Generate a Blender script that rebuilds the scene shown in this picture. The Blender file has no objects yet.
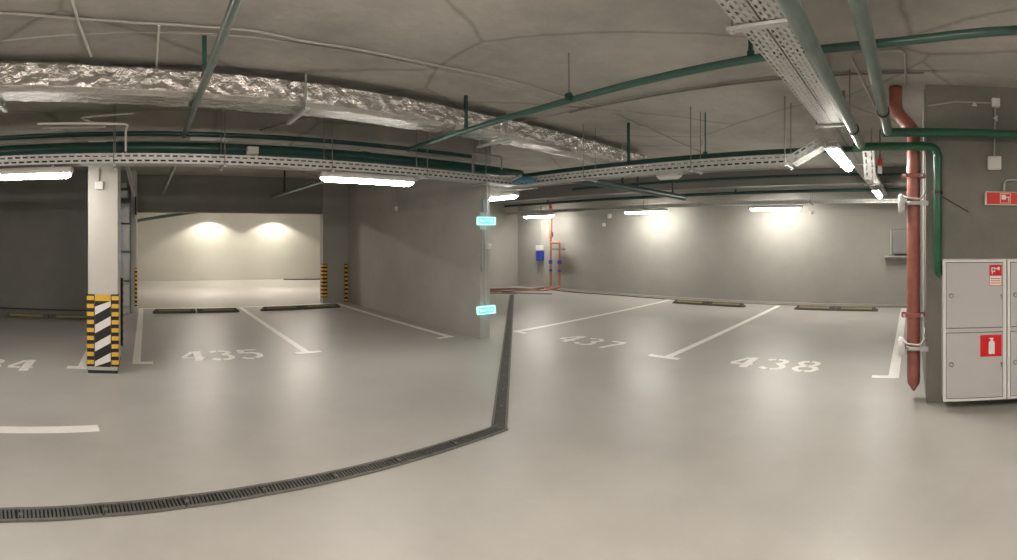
import bpy, math, random
from mathutils import Vector, Matrix
random.seed(7)
S = bpy.context.scene
C = S.collection
PI = math.pi
H = 1.5            # lens height in metres
CEIL = 2.95

# ------------------------------------------------------------------ materials
def mat(name, col, rough=.6, metal=0., var=0., vscale=3., bump=0., bscale=40., emis=None, estr=0., col2=None, coat=0., rvar=0., spec=.5):
    m = bpy.data.materials.new(name); m.use_nodes = True
    nt = m.node_tree; b = nt.nodes['Principled BSDF']
    b.inputs['Base Color'].default_value = (*col, 1); b.inputs['Roughness'].default_value = rough
    b.inputs['Metallic'].default_value = metal; b.inputs['Specular IOR Level'].default_value = spec
    if coat: b.inputs['Coat Weight'].default_value = coat; b.inputs['Coat Roughness'].default_value = .12
    tc = nt.nodes.new('ShaderNodeTexCoord')
    if var or rvar:
        n = nt.nodes.new('ShaderNodeTexNoise'); n.inputs['Scale'].default_value = vscale
        n.inputs['Detail'].default_value = 8; n.inputs['Roughness'].default_value = .65
        nt.links.new(tc.outputs['Object'], n.inputs['Vector'])
        if var:
            r = nt.nodes.new('ShaderNodeValToRGB')
            c2 = col2 or tuple(c*(1-var) for c in col)
            r.color_ramp.elements[0].position = .33; r.color_ramp.elements[0].color = (*c2, 1)
            r.color_ramp.elements[1].position = .67; r.color_ramp.elements[1].color = (*[min(1, c*(1+var*.5)) for c in col], 1)
            nt.links.new(n.outputs['Fac'], r.inputs['Fac']); nt.links.new(r.outputs['Color'], b.inputs['Base Color'])
        if rvar:
            mr = nt.nodes.new('ShaderNodeMapRange')
            mr.inputs['From Min'].default_value = .3; mr.inputs['From Max'].default_value = .7
            mr.inputs['To Min'].default_value = max(.02, rough-rvar); mr.inputs['To Max'].default_value = rough+rvar
            nt.links.new(n.outputs['Fac'], mr.inputs['Value']); nt.links.new(mr.outputs['Result'], b.inputs['Roughness'])
    if bump:
        n2 = nt.nodes.new('ShaderNodeTexNoise'); n2.inputs['Scale'].default_value = bscale; n2.inputs['Detail'].default_value = 5
        nt.links.new(tc.outputs['Object'], n2.inputs['Vector'])
        bp = nt.nodes.new('ShaderNodeBump'); bp.inputs['Strength'].default_value = bump; bp.inputs['Distance'].default_value = .01
        nt.links.new(n2.outputs['Fac'], bp.inputs['Height']); nt.links.new(bp.outputs['Normal'], b.inputs['Normal'])
    if emis:
        b.inputs['Emission Color'].default_value = (*emis, 1); b.inputs['Emission Strength'].default_value = estr
    return m

M = {}
M['floor'] = mat('grey epoxy floor', (.44, .425, .392), .38, var=.12, vscale=.9, bump=.06, bscale=2.2, rvar=.07, spec=.28)
M['wall'] = mat('painted concrete wall', (.37, .357, .32), .8, var=.07, vscale=1.4, bump=.15, bscale=25)
M['wall_dark'] = mat('grey plaster wall', (.43, .415, .385), .75, var=.12, vscale=1.1, bump=.15, bscale=25)
M['wall_left'] = mat('shaded grey plaster', (.24, .232, .215), .75, var=.12, vscale=1.1, bump=.15, bscale=25)  # copy of wall_dark with shade put into its colour
M['wall_raw'] = mat('raw concrete', (.22, .212, .188), .75, var=.14, vscale=2.2, bump=.35, bscale=30)
M['wall_pale'] = mat('pale far wall', (.48, .465, .415), .8, var=.05, vscale=.8)
M['ceil'] = mat('concrete ceiling', (.44, .42, .385), .9, var=.26, vscale=1.1, bump=.6, bscale=14)
M['column'] = mat('painted column', (.56, .535, .49), .7, var=.04, vscale=2)
M['galv'] = mat('galvanised steel', (.60, .60, .58), .56, .75, var=.12, vscale=14)
M['galv_dull'] = mat('dull galvanised steel', (.42, .42, .41), .5, .7, var=.15, vscale=8)
M['rod'] = mat('threaded rod', (.25, .24, .22), .5, .7)
M['rail'] = mat('black steel bracket', (.03, .032, .034), .5, .3)
M['green'] = mat('green pipe paint', (.022, .115, .062), .32, var=.2, vscale=6)
M['greygreen'] = mat('grey green pipe paint', (.16, .21, .185), .3, .15, var=.2, vscale=5)
M['teal'] = mat('teal green pipe paint', (.05, .115, .09), .32, var=.2, vscale=5)
M['darkgreen'] = mat('dark green pipe paint', (.012, .06, .048), .35, var=.2, vscale=6)
M['rust'] = mat('red oxide primer', (.34, .125, .09), .36, var=.35, vscale=5, col2=(.27, .085, .06))
M['orange'] = mat('orange red pipe paint', (.42, .155, .10), .45, var=.15, vscale=6)
M['white'] = mat('white plastic', (.75, .74, .72), .4)
M['cond'] = mat('grey plastic conduit', (.38, .36, .33), .5)
M['condw'] = mat('pale plastic conduit', (.62, .60, .55), .5)
M['paint'] = mat('white road paint', (.90, .87, .82), .36, var=.06, vscale=9, spec=.3)
M['cab'] = mat('white lacquered steel', (.56, .545, .54), .32, var=.02, vscale=5)
M['cabedge'] = mat('cabinet rim', (.80, .79, .77), .35)
M['seam'] = mat('dark rubber seal', (.06, .05, .05), .7)
M['lock'] = mat('lock metal', (.30, .30, .29), .35, .8)
M['red'] = mat('red sign film', (.72, .012, .02), .4)
M['redbox'] = mat('red sign housing', (.70, .05, .035), .35)
M['signwhite'] = mat('white print', (.85, .82, .80), .4)
M['black'] = mat('black rubber', (.018, .018, .02), .6)
M['yellow'] = mat('yellow reflective rubber', (.80, .48, .05), .5)
M['yellow_old'] = mat('dusty yellow rubber', (.30, .265, .13), .6, var=.2, vscale=20)
M['rubber'] = mat('dusty black rubber', (.10, .095, .075), .75, var=.2, vscale=12)
M['grate'] = mat('cast iron grate', (.085, .08, .07), .5, .2, var=.3, vscale=15)
M['grate_rim'] = mat('drain frame steel', (.14, .135, .12), .55, .2, var=.2, vscale=15)
M['pit'] = mat('drain channel shade', (.006, .006, .006), .9)  # black sheet painted as the shade of the channel under the bars
M['steelblue'] = mat('blue grey enclosure', (.34, .39, .42), .45, .2, var=.05)
M['boxgrey'] = mat('grey box paint', (.22, .22, .21), .5)
M['blue'] = mat('blue pump housing', (.03, .06, .38), .4)
M['bluewrap'] = mat('light blue wrap', (.08, .25, .40), .5)
M['hose'] = mat('brown hose', (.12, .07, .05), .6)
M['exit'] = mat('lit exit panel', (.05, .5, .46), .4, emis=(.05, .60, .52), estr=.8)
M['exitend'] = mat('exit panel border', (.6, .9, .85), .3, emis=(.30, .95, .85), estr=.8)
M['exittext'] = mat('lit exit letters', (.8, 1, 1), .4, emis=(.6, 1., .95), estr=1.2)
M['tube'] = mat('lit diffuser', (1, 1, 1), .4, emis=(1., .955, .89), estr=30.)
M['tube_right'] = mat('lit diffuser of the right bays', (1, 1, 1), .4, emis=(1., .955, .88), estr=54.)
M['tube_near'] = mat('lit diffuser of the unseen lamps', (1, 1, 1), .4, emis=(1., .90, .80), estr=104.)
M['tube_far'] = mat('lit diffuser of far room', (1, 1, 1), .4, emis=(1., .94, .82), estr=30.)
M['off'] = mat('unlit diffuser', (.85, .84, .8), .3)

m = M['ceil']; nt = m.node_tree; b = nt.nodes['Principled BSDF']      # fine cracks in the slab
tc = nt.nodes.new('ShaderNodeTexCoord'); mp = nt.nodes.new('ShaderNodeTexNoise'); mp.inputs['Scale'].default_value = 1.6; mp.inputs['Detail'].default_value = 4
mix = nt.nodes.new('ShaderNodeMix'); mix.data_type = 'VECTOR'; mix.inputs[0].default_value = .12
vo = nt.nodes.new('ShaderNodeTexVoronoi'); vo.feature = 'DISTANCE_TO_EDGE'; vo.inputs['Scale'].default_value = .42
cr = nt.nodes.new('ShaderNodeValToRGB'); cr.color_ramp.elements[0].position = 0; cr.color_ramp.elements[0].color = (.62, .60, .57, 1); cr.color_ramp.elements[1].position = .010; cr.color_ramp.elements[1].color = (1, 1, 1, 1)
mul = nt.nodes.new('ShaderNodeMix'); mul.data_type = 'RGBA'; mul.blend_type = 'MULTIPLY'; mul.inputs[0].default_value = .8
src = b.inputs['Base Color'].links[0].from_socket
nt.links.new(tc.outputs['Object'], mp.inputs['Vector']); nt.links.new(tc.outputs['Object'], mix.inputs[4]); nt.links.new(mp.outputs['Color'], mix.inputs[5])
nt.links.new(mix.outputs[1], vo.inputs['Vector']); nt.links.new(vo.outputs['Distance'], cr.inputs['Fac'])
nt.links.new(src, mul.inputs[6]); nt.links.new(cr.outputs['Color'], mul.inputs[7]); nt.links.new(mul.outputs[2], b.inputs['Base Color'])

# crinkled foil
m = bpy.data.materials.new('aluminium foil wrap'); m.use_nodes = True; nt = m.node_tree; b = nt.nodes['Principled BSDF']
b.inputs['Base Color'].default_value = (.62, .60, .57, 1); b.inputs['Metallic'].default_value = .9; b.inputs['Roughness'].default_value = .24
tc = nt.nodes.new('ShaderNodeTexCoord')
v = nt.nodes.new('ShaderNodeTexVoronoi'); v.inputs['Scale'].default_value = 13; v.feature = 'F1'
n = nt.nodes.new('ShaderNodeTexNoise'); n.inputs['Scale'].default_value = 20; n.inputs['Detail'].default_value = 6; n.inputs['Distortion'].default_value = 1.5
ad = nt.nodes.new('ShaderNodeMath'); ad.operation = 'ADD'
nt.links.new(tc.outputs['Object'], v.inputs['Vector']); nt.links.new(tc.outputs['Object'], n.inputs['Vector'])
nt.links.new(v.outputs['Distance'], ad.inputs[0]); nt.links.new(n.outputs['Fac'], ad.inputs[1])
bp = nt.nodes.new('ShaderNodeBump'); bp.inputs['Strength'].default_value = 1; bp.inputs['Distance'].default_value = .015
nt.links.new(ad.outputs[0], bp.inputs['Height']); nt.links.new(bp.outputs['Normal'], b.inputs['Normal'])
M['foil'] = m

# ------------------------------------------------------------------ mesh helpers
class MB:
    def __init__(s): s.v = []; s.f = []; s.mi = []; s.mats = []; s.sm = []
    def _m(s, m):
        if m not in s.mats: s.mats.append(m)
        return s.mats.index(m)
    def add(s, vs, fs, m, smooth=False):
        o = len(s.v); s.v += [Vector(x) for x in vs]; k = s._m(m)
        for f in fs: s.f.append([i+o for i in f]); s.mi.append(k); s.sm.append(smooth)
    def obox(s, c, ux, uy, uz, m):      # centre and three half-extent vectors
        c = Vector(c); ux, uy, uz = Vector(ux), Vector(uy), Vector(uz)
        vs = [c+sx*ux+sy*uy+sz*uz for sz in (-1, 1) for sy in (-1, 1) for sx in (-1, 1)]
        s.add(vs, [(0, 2, 3, 1), (4, 5, 7, 6), (0, 1, 5, 4), (2, 6, 7, 3), (0, 4, 6, 2), (1, 3, 7, 5)], m)
    def box(s, x0, x1, y0, y1, z0, z1, m):
        s.obox(((x0+x1)/2, (y0+y1)/2, (z0+z1)/2), ((x1-x0)/2, 0, 0), (0, (y1-y0)/2, 0), (0, 0, (z1-z0)/2), m)
    def bbox(s, x0, x1, y0, y1, z0, z1, m, bv=.006):   # box with chamfered edges
        def ring(z, e): return [(x0+e, y0, z), (x1-e, y0, z), (x1, y0+e, z), (x1, y1-e, z), (x1-e, y1, z), (x0+e, y1, z), (x0, y1-e, z), (x0, y0+e, z)]
        def inner(z): return [(x0+bv, y0+bv, z), (x1-bv, y0+bv, z), (x1-bv, y0+bv, z), (x1-bv, y1-bv, z), (x1-bv, y1-bv, z), (x0+bv, y1-bv, z), (x0+bv, y1-bv, z), (x0+bv, y0+bv, z)]
        L = [inner(z0), ring(z0+bv, bv), ring(z1-bv, bv), inner(z1)]
        vs = sum(L, []); fs = [tuple(range(7, -1, -1)), tuple(range(24, 32))]
        for k in range(3):
            for i in range(8):
                j = (i+1) % 8; fs.append((k*8+i, k*8+j, (k+1)*8+j, (k+1)*8+i))
        s.add(vs, fs, m)
    def tube(s, pts, r, m, seg=14, cap=True, bend=0., radii=None):
        pts = [Vector(p) for p in pts]
        if bend and len(pts) > 2:
            out = [pts[0]]
            for i in range(1, len(pts)-1):
                a, b_, c = pts[i-1], pts[i], pts[i+1]
                d1 = (a-b_); d2 = (c-b_); q = min(bend, d1.length*.45, d2.length*.45)
                p1 = b_+d1.normalized()*q; p2 = b_+d2.normalized()*q
                for k in range(6):
                    t = k/5; out.append(p1*(1-t)**2+b_*2*t*(1-t)+p2*t*t)
            out.append(pts[-1]); pts = out
        n = len(pts); R = radii or [r]*n
        T = []
        for i in range(n):
            t = (pts[min(i+1, n-1)]-pts[max(i-1, 0)]).normalized(); T.append(t)
        up = Vector((0, 0, 1)) if abs(T[0].z) < .9 else Vector((1, 0, 0))
        nrm = T[0].cross(up).normalized(); vs = []
        for i in range(n):
            if i: nrm = (nrm-T[i]*nrm.dot(T[i])).normalized()
            bi = T[i].cross(nrm)
            for k in range(seg):
                a = 2*PI*k/seg; vs.append(pts[i]+(nrm*math.cos(a)+bi*math.sin(a))*R[i])
        fs = []
        for i in range(n-1):
            for k in range(seg):
                j = (k+1) % seg; fs.append((i*seg+k, i*seg+j, (i+1)*seg+j, (i+1)*seg+k))
        s.add(vs, fs, m, True)
        if cap:
            s.add(vs[:seg], [tuple(range(seg-1, -1, -1))], m); s.add(vs[-seg:], [tuple(range(seg))], m)
    def ribbon(s, pts, w, O, U, V, m, t=.002):     # flat stroke in the plane O + x U + y V
        P = [Vector((p[0], p[1])) for p in pts]; n = len(P); L = []; R = []
        for i in range(n):
            d = P[min(i+1, n-1)]-P[max(i-1, 0)]; d.normalize(); q = Vector((-d.y, d.x))*w/2
            L.append(P[i]+q); R.append(P[i]-q)
        O, U, V = Vector(O), Vector(U), Vector(V); N = U.cross(V).normalized()
        vs = [O+U*p.x+V*p.y for p in L+R]+[O+U*p.x+V*p.y+N*t for p in L+R]
        fs = []
        for i in range(n-1):
            fs.append((2*n+i, 2*n+n+i, 2*n+n+i+1, 2*n+i+1)[::1]); fs.append((i, i+1, n+i+1, n+i))
            fs.append((i, 2*n+i, 2*n+i+1, i+1)); fs.append((n+i, n+i+1, 3*n+i+1, 3*n+i))
        fs.append((0, n, 3*n, 2*n)); fs.append((n-1, 3*n-1, 4*n-1, 2*n-1))
        s.add(vs, fs, m)
    def sheet(s, O, U, V, L, W, m, rows, pitch=.06, slot=.036, sw=.010, th=.0015):
        """perforated sheet: origin O, length along U, width along V, rows of staggered slots"""
        O, U, V = Vector(O), Vector(U).normalized(), Vector(V).normalized(); N = U.cross(V).normalized()*th
        def piece(a0, a1, b0, b1):
            if a1-a0 < 1e-5: return
            s.obox(O+U*(a0+a1)/2+V*(b0+b1)/2, U*(a1-a0)/2, V*(b1-b0)/2, N, m)
        edges = 0.
        for k in range(rows):
            c = W*(k+.5)/rows; piece(0, L, edges, c-sw/2); edges = c+sw/2
            x = 0.; ph = pitch*.5 if k % 2 else pitch*.0
            a = ph+pitch-slot-.0001
            piece(0, min(a, L), c-sw/2, c+sw/2) if a > 0 else None
            p = a+slot
            while p < L:
                piece(p, min(p+pitch-slot, L), c-sw/2, c+sw/2); p += pitch
        piece(0, L, edges, W)
    def build(s, name, parent=None, smooth_angle=None, origin=None):
        me = bpy.data.meshes.new(name)
        org = Vector(origin) if origin is not None else Vector((0, 0, 0))
        me.from_pydata([tuple(v-org) for v in s.v], [], s.f)
        for mm in s.mats: me.materials.append(M[mm])
        for p, k, q in zip(me.polygons, s.mi, s.sm): p.material_index = k; p.use_smooth = q
        me.update()
        o = bpy.data.objects.new(name, me); C.objects.link(o); o.location = org
        if parent is not None:
            o.parent = parent; o.location = org
        return o

def tag(o, label, cat, group=None, kind=None):
    if label: o['label'] = label
    if cat: o['category'] = cat
    if group: o['group'] = group
    if kind: o['kind'] = kind
    return o
def thing(name, label, cat, loc=(0, 0, 0), rz=0., group=None):
    o = bpy.data.objects.new(name, None); o.empty_display_size = .1; C.objects.link(o)
    o.location = loc; o.rotation_euler = (0, 0, rz); return tag(o, label, cat, group)
def struct(name, mb, parent=None):
    o = mb.build(name, parent)
    if parent is None: o['kind'] = 'structure'
    return o
def dup(root, loc, rz, label, group=None, rot=None):
    r = root.copy(); C.objects.link(r); r.location = loc; r.rotation_euler = rot or (0, 0, rz)
    r['label'] = label
    if group: r['group'] = group
    for ch in list(root.children):
        c = ch.copy(); C.objects.link(c); c.parent = r
        for g in list(ch.children):
            d = g.copy(); C.objects.link(d); d.parent = c
    return r

# ================================================================== SETTING
# the hall: X runs toward the far right wall, Y toward the bays on the left
q = MB(); q.box(-7.2, 11.6, -7.2, 18.4, -.2, 0, 'floor'); struct('floor', q)
q = MB(); q.box(-7.2, 11.6, -7.2, 18.4, CEIL, CEIL+.2, 'ceil'); struct('ceiling', q)
q = MB(); q.box(11.2, 11.45, -.13, 11.67, 0, CEIL, 'wall'); struct('wall_right', q)
q = MB(); q.box(4.5, 4.75, -7, -.13, 0, CEIL, 'wall_raw'); struct('wall_near', q)
q = MB(); q.box(4.75, 11.2, -.35, -.13, 0, CEIL, 'wall_raw'); struct('wall_return', q)
q = MB(); q.box(5.0, 11.45, 11.67, 11.87, 0, CEIL, 'wall'); struct('wall_corner', q)
q = MB(); P4 = [(4.70, 5.72), (4.89, 5.72), (5.05, 11.87), (4.86, 11.87)]
q.add([(x, y, 0) for x, y in P4]+[(x, y, CEIL) for x, y in P4], [(3, 2, 1, 0), (4, 5, 6, 7), (0, 1, 5, 4), (1, 2, 6, 5), (2, 3, 7, 6), (3, 0, 4, 7)], 'wall_dark'); struct('wall_partition', q)
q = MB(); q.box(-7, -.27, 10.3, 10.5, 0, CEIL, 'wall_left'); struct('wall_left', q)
q = MB(); q.box(-7.2, -7, -7.2, 10.5, 0, CEIL, 'wall'); struct('wall_side', q)
q = MB(); q.box(-7, 4.5, -7.2, -7, 0, CEIL, 'wall'); struct('wall_behind', q)
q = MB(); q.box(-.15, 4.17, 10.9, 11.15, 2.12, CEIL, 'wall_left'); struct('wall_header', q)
q = MB(); q.box(4.17, 4.84, 10.87, 11.06, 0, CEIL, 'wall'); struct('wall_pier', q)
q = MB(); q.box(-.27, -.15, 10.22, 11.15, 0, CEIL, 'column'); struct('wall_jamb', q)
q = MB(); q.box(-1.2, 7.8, 18, 18.2, 0, CEIL, 'wall_pale'); struct('wall_far', q)
q = MB(); q.box(-1.2, -1.0, 10.5, 18, 0, CEIL, 'wall_pale'); struct('wall_far_left', q)
q = MB(); q.box(7.6, 7.8, 11.87, 18, 0, CEIL, 'wall_pale'); struct('wall_far_right', q)
# shallow downstand strip of the slab, the edge beams and an added shade beam
q = MB(); q.box(-7, 4.17, 3.40, 4.0, CEIL-.012, CEIL, 'ceil'); struct('trim_1', q)
q = MB(); q.box(4.17, 4.5, -7, 5.9, CEIL-.02, CEIL, 'ceil'); struct('trim_2', q)
q = MB(); q.box(9.7, 11.2, -.13, 11.67, 2.63, CEIL, 'wall_left'); struct('trim_3', q)  # deepened and dark to put shade on the wall top above the lamps
q = MB(); q.box(-7, 4.7, 5.47, 6.0, 2.62, CEIL-.0005, 'ceil'); struct('trim_4', q)
# pale curb along the right wall and its dark drainage slot
q = MB(); q.box(11.08, 11.2, -.13, 11.67, 0, .03, 'wall'); q.box(10.88, 10.97, -.1, 10.0, .0005, .006, 'hose'); struct('baseboard_right', q)
q = MB(); q.box(-7, -.6, 10.24, 10.3, 0, .02, 'seam'); struct('baseboard_left', q)

# ================================================================== FLOOR PAINT
def line(label, pts, tee=None, w=.10, group='painted bay lines'):
    q = MB()
    for i in range(len(pts)-1):
        a, b = Vector(pts[i]), Vector(pts[i+1]); d = (b-a).normalized(); n_ = Vector((-d.y, d.x))*w/2
        vs = [(*(a-n_), .0005), (*(b-n_), .0005), (*(b+n_), .0005), (*(a+n_), .0005)]
        q.add([*vs, *[(x, y, .003) for x, y, z in vs]], [(3, 2, 1, 0), (4, 5, 6, 7), (0, 1, 5, 4), (1, 2, 6, 5), (2, 3, 7, 6), (3, 0, 4, 7)], 'paint')
    if tee:
        x0, x1, y0, y1 = tee; q.box(x0, x1, y0, y1, .0005, .0032, 'paint')
    return tag(q.build('parking_line'), label, 'floor marking', group)
# right bays (lines run along X)
line('white bay line left of number 437, starting by the floor drain', [(5.52, 5.80), (10.75, 5.80)], (5.49, 5.57, 5.58, 5.85))
line('white T-ended bay line between numbers 437 and 438', [(5.5, 3.0), (10.75, 3.0)], (5.42, 5.52, 2.82, 3.26))
line('white bay line between number 438 and the rust-red pipe', [(5.38, .20), (10.75, .18)], (5.30, 5.40, .14, .44), w=.12)
# left bays (lines run along Y)
line('white bay line just right of the striped column', [(-.09, 6.02), (-.06, 10.7)], (-.14, .11, 5.92, 6.02))
line('white bay line behind the left side of the striped column', [(-.73, 5.75), (-.75, 10.2)], (-.90, -.66, 5.64, 5.75))
line('white T-ended bay line between number 435 and the empty bay beside it', [(2.13, 6.2), (2.13, 10.7)], (1.97, 2.33, 6.1, 6.2))
line('white bay line along the foot of the partition wall', [(4.44, 6.2), (4.44, 10.6)], (4.2, 4.5, 6.1, 6.19))
line('long white line across the back of the left bays', [(-.1, 10.72), (4.75, 10.72)], w=.09)
line('white dash alone on the floor at the left edge', [(-1.9, 3.50), (-1.11, 3.70), (-.36, 3.88)], w=.13)

D = {
 '4': [([(.50, .93), (.28, .64), (.06, .36)], .13), ([(.02, .30), (.50, .30)], .13), ([(.72, 1.0), (.72, .0)], .21), ([(.83, .30), (1.0, .30)], .13)],
 '3': [([(.05, .84), (.18, .91), (.34, .93)], .15), ([(.44, .94), (.66, .93), (.83, .85), (.86, .74), (.76, .62), (.52, .55)], .15),
       ([(.66, .53), (.84, .44), (.92, .30), (.88, .16), (.70, .07), (.48, .05)], .16), ([(.38, .05), (.22, .08), (.04, .18)], .16)],
 '5': [([(.17, 1.0), (.17, .58)], .20), ([(.38, .94), (.92, .94)], .13), ([(.32, .62), (.62, .63), (.84, .54), (.93, .38), (.88, .22), (.66, .10)], .16),
       ([(.54, .05), (.30, .05), (.06, .16)], .14)],
 '7': [([(.08, .93), (.95, .93)], .15), ([(.90, .86), (.66, .50), (.48, .0)], .17)],
 '8': [([(.46, .94), (.24, .90), (.13, .76), (.26, .60), (.46, .54)], .15), ([(.56, .94), (.78, .90), (.88, .76), (.76, .60), (.56, .54)], .15),
       ([(.46, .50), (.18, .42), (.07, .26), (.20, .10), (.46, .05)], .15), ([(.56, .50), (.84, .42), (.95, .26), (.82, .10), (.56, .05)], .15)]}
def number(txt, label, O, U, V, w, gap, h):
    t = thing('bay_number', label, 'floor number', O, 0, 'stencilled bay numbers')
    U = Vector(U).normalized(); V = Vector(V).normalized()
    for i, ch in enumerate(txt):
        q = MB(); o = Vector((0, 0, .0008))+U*(i*(w+gap))
        for pts, sw in D[ch]:
            sc = [(x*w, y*h) for x, y in pts]; q.ribbon(sc, sw*w*1.7, o, U, V, 'paint', t=.002)
        q.build('digit', t)
    return t
number('434', 'white stencilled floor number cut off by the left edge', (-2.36, 5.28, 0), (1, .16, 0), (-.02, 1, 0), .30, .09, .52)
number('435', 'white stencilled floor number 435 in the left bay', (.48, 6.03, 0), (1, -.01, 0), (.03, 1, 0), .29, .085, .52)
number('437', 'white stencilled floor number 437 in the far right bay', (5.46, 4.92, 0), (0, -1, 0), (1, 0, 0), .28, .085, .50)
number('438', 'white stencilled floor number 438 in front of the middle wheel stop', (5.42, 2.17, 0), (0, -1, 0), (1, 0, 0), .29, .105, .50)

# ================================================================== FLOOR DRAIN
def grate(a, b, label):
    a = Vector((*a, 0)); b = Vector((*b, 0)); L = (b-a).length; d = (b-a)/L; ang = math.atan2(d.y, d.x)
    t = thing('drain_grate', label, 'drain grate', a, ang, 'slotted drain grates')
    W = .066
    q = MB()
    q.box(-.004, L+.004, -W, -W+.020, 0, .010, 'grate_rim'); q.box(-.004, L+.004, W-.020, W, 0, .010, 'grate_rim')
    q.build('frame', t)
    q = MB(); n = 20
    q.box(-.003, L+.003, -W+.020, W-.020, .0005, .002, 'pit')
    for i in range(n):
        x = .01+(L-.02)*(i+.5)/n
        q.box(x-.006, x+.006, -W+.022, W-.022, .002, .009, 'grate')
    q.box(.0, .007, -W+.022, W-.022, .002, .0095, 'grate'); q.box(.007, .03, -.012, .012, .002, .0100, 'grate_rim')
    q.build('slotted_grille', t)
def along(P, step, out):
    """cut the polyline into pieces of about one step"""
    res = []
    for i in range(len(P)-1):
        a, b = Vector(P[i]), Vector(P[i+1]); n = max(1, round((b-a).length/step))
        for k in range(n): res.append((a.lerp(b, k/n), a.lerp(b, (k+1)/n)))
    return res
run1 = along([(-1.55, 2.24), (-1.12, 2.42), (-.68, 2.575), (-.23, 2.70), (.23, 2.785), (.70, 2.84), (1.17, 2.865), (1.64, 2.88), (2.61, 2.90)], .47, 0)
for a, b in run1: grate(a, b, 'slotted cast iron grate in the drain run crossing the foreground')
c0 = Vector((2.575, 2.90)); c1 = Vector((9.1, 9.715))
run2 = along([c0, c1], .5, 0)
for a, b in run2: grate(a, b, 'slotted cast iron grate in the drain run leading to the pump corner')
q = MB()
d = (c1-c0).normalized(); n_ = Vector((-d.y, d.x))
q.obox((9.7, 9.75, .004), (.52*.7, -.9*.7, 0), (.13*.8, .1*.8, 0), (0, 0, .004), 'grate')
q.obox((8.95, 10.55, .004), (.45, -.72, 0), (.1, .08, 0), (0, 0, .004), 'grate')
tag(q.build('drain_cover'), 'dark flat cover strip closing the drain by the pump corner', 'drain cover')

# ================================================================== WHEEL STOPS
def wheel_stop():
    t = thing('wheel_stop', '', 'wheel stop', group='rubber wheel stops')
    for s in (-1, 1):
        q = MB()
        x0, x1 = (.012, .90) if s > 0 else (-.90, -.012)
        prof = [(-.075, 0), (-.07, .03), (-.035, .08), (.035, .08), (.07, .03), (.075, 0)]
        e0, e1 = (x0, x1)
        def sec(x, k): return [(x, y, z*k) for y, z in prof]
        xs = [(e0, .35 if s < 0 else 1), (e0+(.07 if s < 0 else .0001), 1), (e1-(.07 if s > 0 else .0001), 1), (e1, .35 if s > 0 else 1)]
        vs = sum([sec(x, k) for x, k in xs], []); fs = [(0, 1, 2, 3, 4, 5), (23, 22, 21, 20, 19, 18)]
        for k in range(3):
            for i in range(6):
                j = (i+1) % 6; fs.append((k*6+i, (k+1)*6+i, (k+1)*6+j, k*6+j))
        q.add(vs, fs, 'rubber'); half = q.build('rubber_half', t)
        q = MB(); a, b = (.13, .78) if s > 0 else (-.78, -.13)
        for yy in (1, -1):     # strip on each sloping flank
            dy = .035*yy; n0 = Vector((0, yy*.050, .035)).normalized()
            q.obox((( a+b)/2, yy*.0525, .055+.002), ((b-a)/2, 0, 0), (0, yy*.009, -.0129), n0*.0035, 'yellow_old')
        q.box(a, b, -.02, .02, .0795, .083, 'yellow_old')
        q.build('reflective_strip', half)
    return t
w0 = wheel_stop(); w0.location = (10.3, 4.56, 0); w0.rotation_euler = (0, 0, PI/2)
w0['label'] = 'black and yellow rubber wheel stop at the back of bay 437'
dup(w0, (10.3, 1.62, 0), PI/2, 'black and yellow rubber wheel stop at the back of bay 438')
dup(w0, (1.08, 10.05, 0), 0, 'black and yellow rubber wheel stop behind number 435')
dup(w0, (3.36, 10.08, 0), 0, 'black and yellow rubber wheel stop next to the partition wall')
dup(w0, (-1.78, 9.15, 0), 0, 'black and yellow rubber wheel stop left of the striped column')

# ================================================================== COLUMN WITH GUARDS
CX0, CX1, CY0, CY1 = -.628, -.295, 5.48, 6.2
q = MB(); q.box(CX0, CX1, CY0, CY1, 0, 2.62, 'column'); q.box(CX0-.001, CX1+.001, CY0-.001, CY1, 0, .035, 'black'); 
col = q.build('column'); col['kind'] = 'structure'
def guard(name, label, x, y, sx, sy, z0, z1, n, leg=.075, cat='corner guard'):
    """L-shaped rubber corner guard; sx, sy point away from the corner along the two faces"""
    t = thing(name, label, cat, (x, y, z0), 0, 'black and yellow corner guards')
    hh = z1-z0; q = MB(); th = .012
    xa, xb = sorted((-sx*th, sx*leg)); ya, yb = sorted((-sy*th, 0))
    q.box(xa, xb, ya, yb, 0, hh, 'black')
    xa, xb = sorted((-sx*th, 0)); ya, yb = sorted((0, sy*leg))
    q.box(xa, xb, ya, yb, 0, hh, 'black'); pr = q.build('rubber_profile', t)
    e = .004
    for i in range(n):
        q = MB(); za = hh*(i+.28)/n; zb = hh*(i+.80)/n
        xa, xb = sorted((-sx*(th+e), sx*(leg-.008))); ya, yb = sorted((-sy*(th+e), -sy*th)); q.box(xa, xb, ya, yb, za, zb, 'yellow')
        xa, xb = sorted((-sx*(th+e), -sx*th)); ya, yb = sorted((-sy*(th+e), sy*(leg-.008))); q.box(xa, xb, ya, yb, za, zb, 'yellow')
        q.build('yellow_pad', pr)
    return t
guard('corner_guard', 'black and yellow rubber guard on the left corner of the striped column', CX0, CY0, 1, 1, .08, .89, 9)
guard('corner_guard', 'black and yellow rubber guard on the front right corner of the striped column', CX1, CY0, -1, 1, .08, .89, 9)
guard('corner_guard', 'black and yellow rubber guard on the rear right edge of the striped column', CX1+.022, CY1, -1, -1, .16, 1.02, 9)
guard('corner_guard', 'small black and yellow guard on the left jamb of the wide opening', -.15, 10.22, -1, 1, .12, .92, 9, .045)
guard('corner_guard', 'black and yellow guard on the pier corner right of the wide opening', 4.17, 10.87, 1, 1, .13, .93, 9, .11)
q = MB(); q.box(4.72, 4.80, 10.835, 10.865, 0, .92, 'black')
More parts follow.
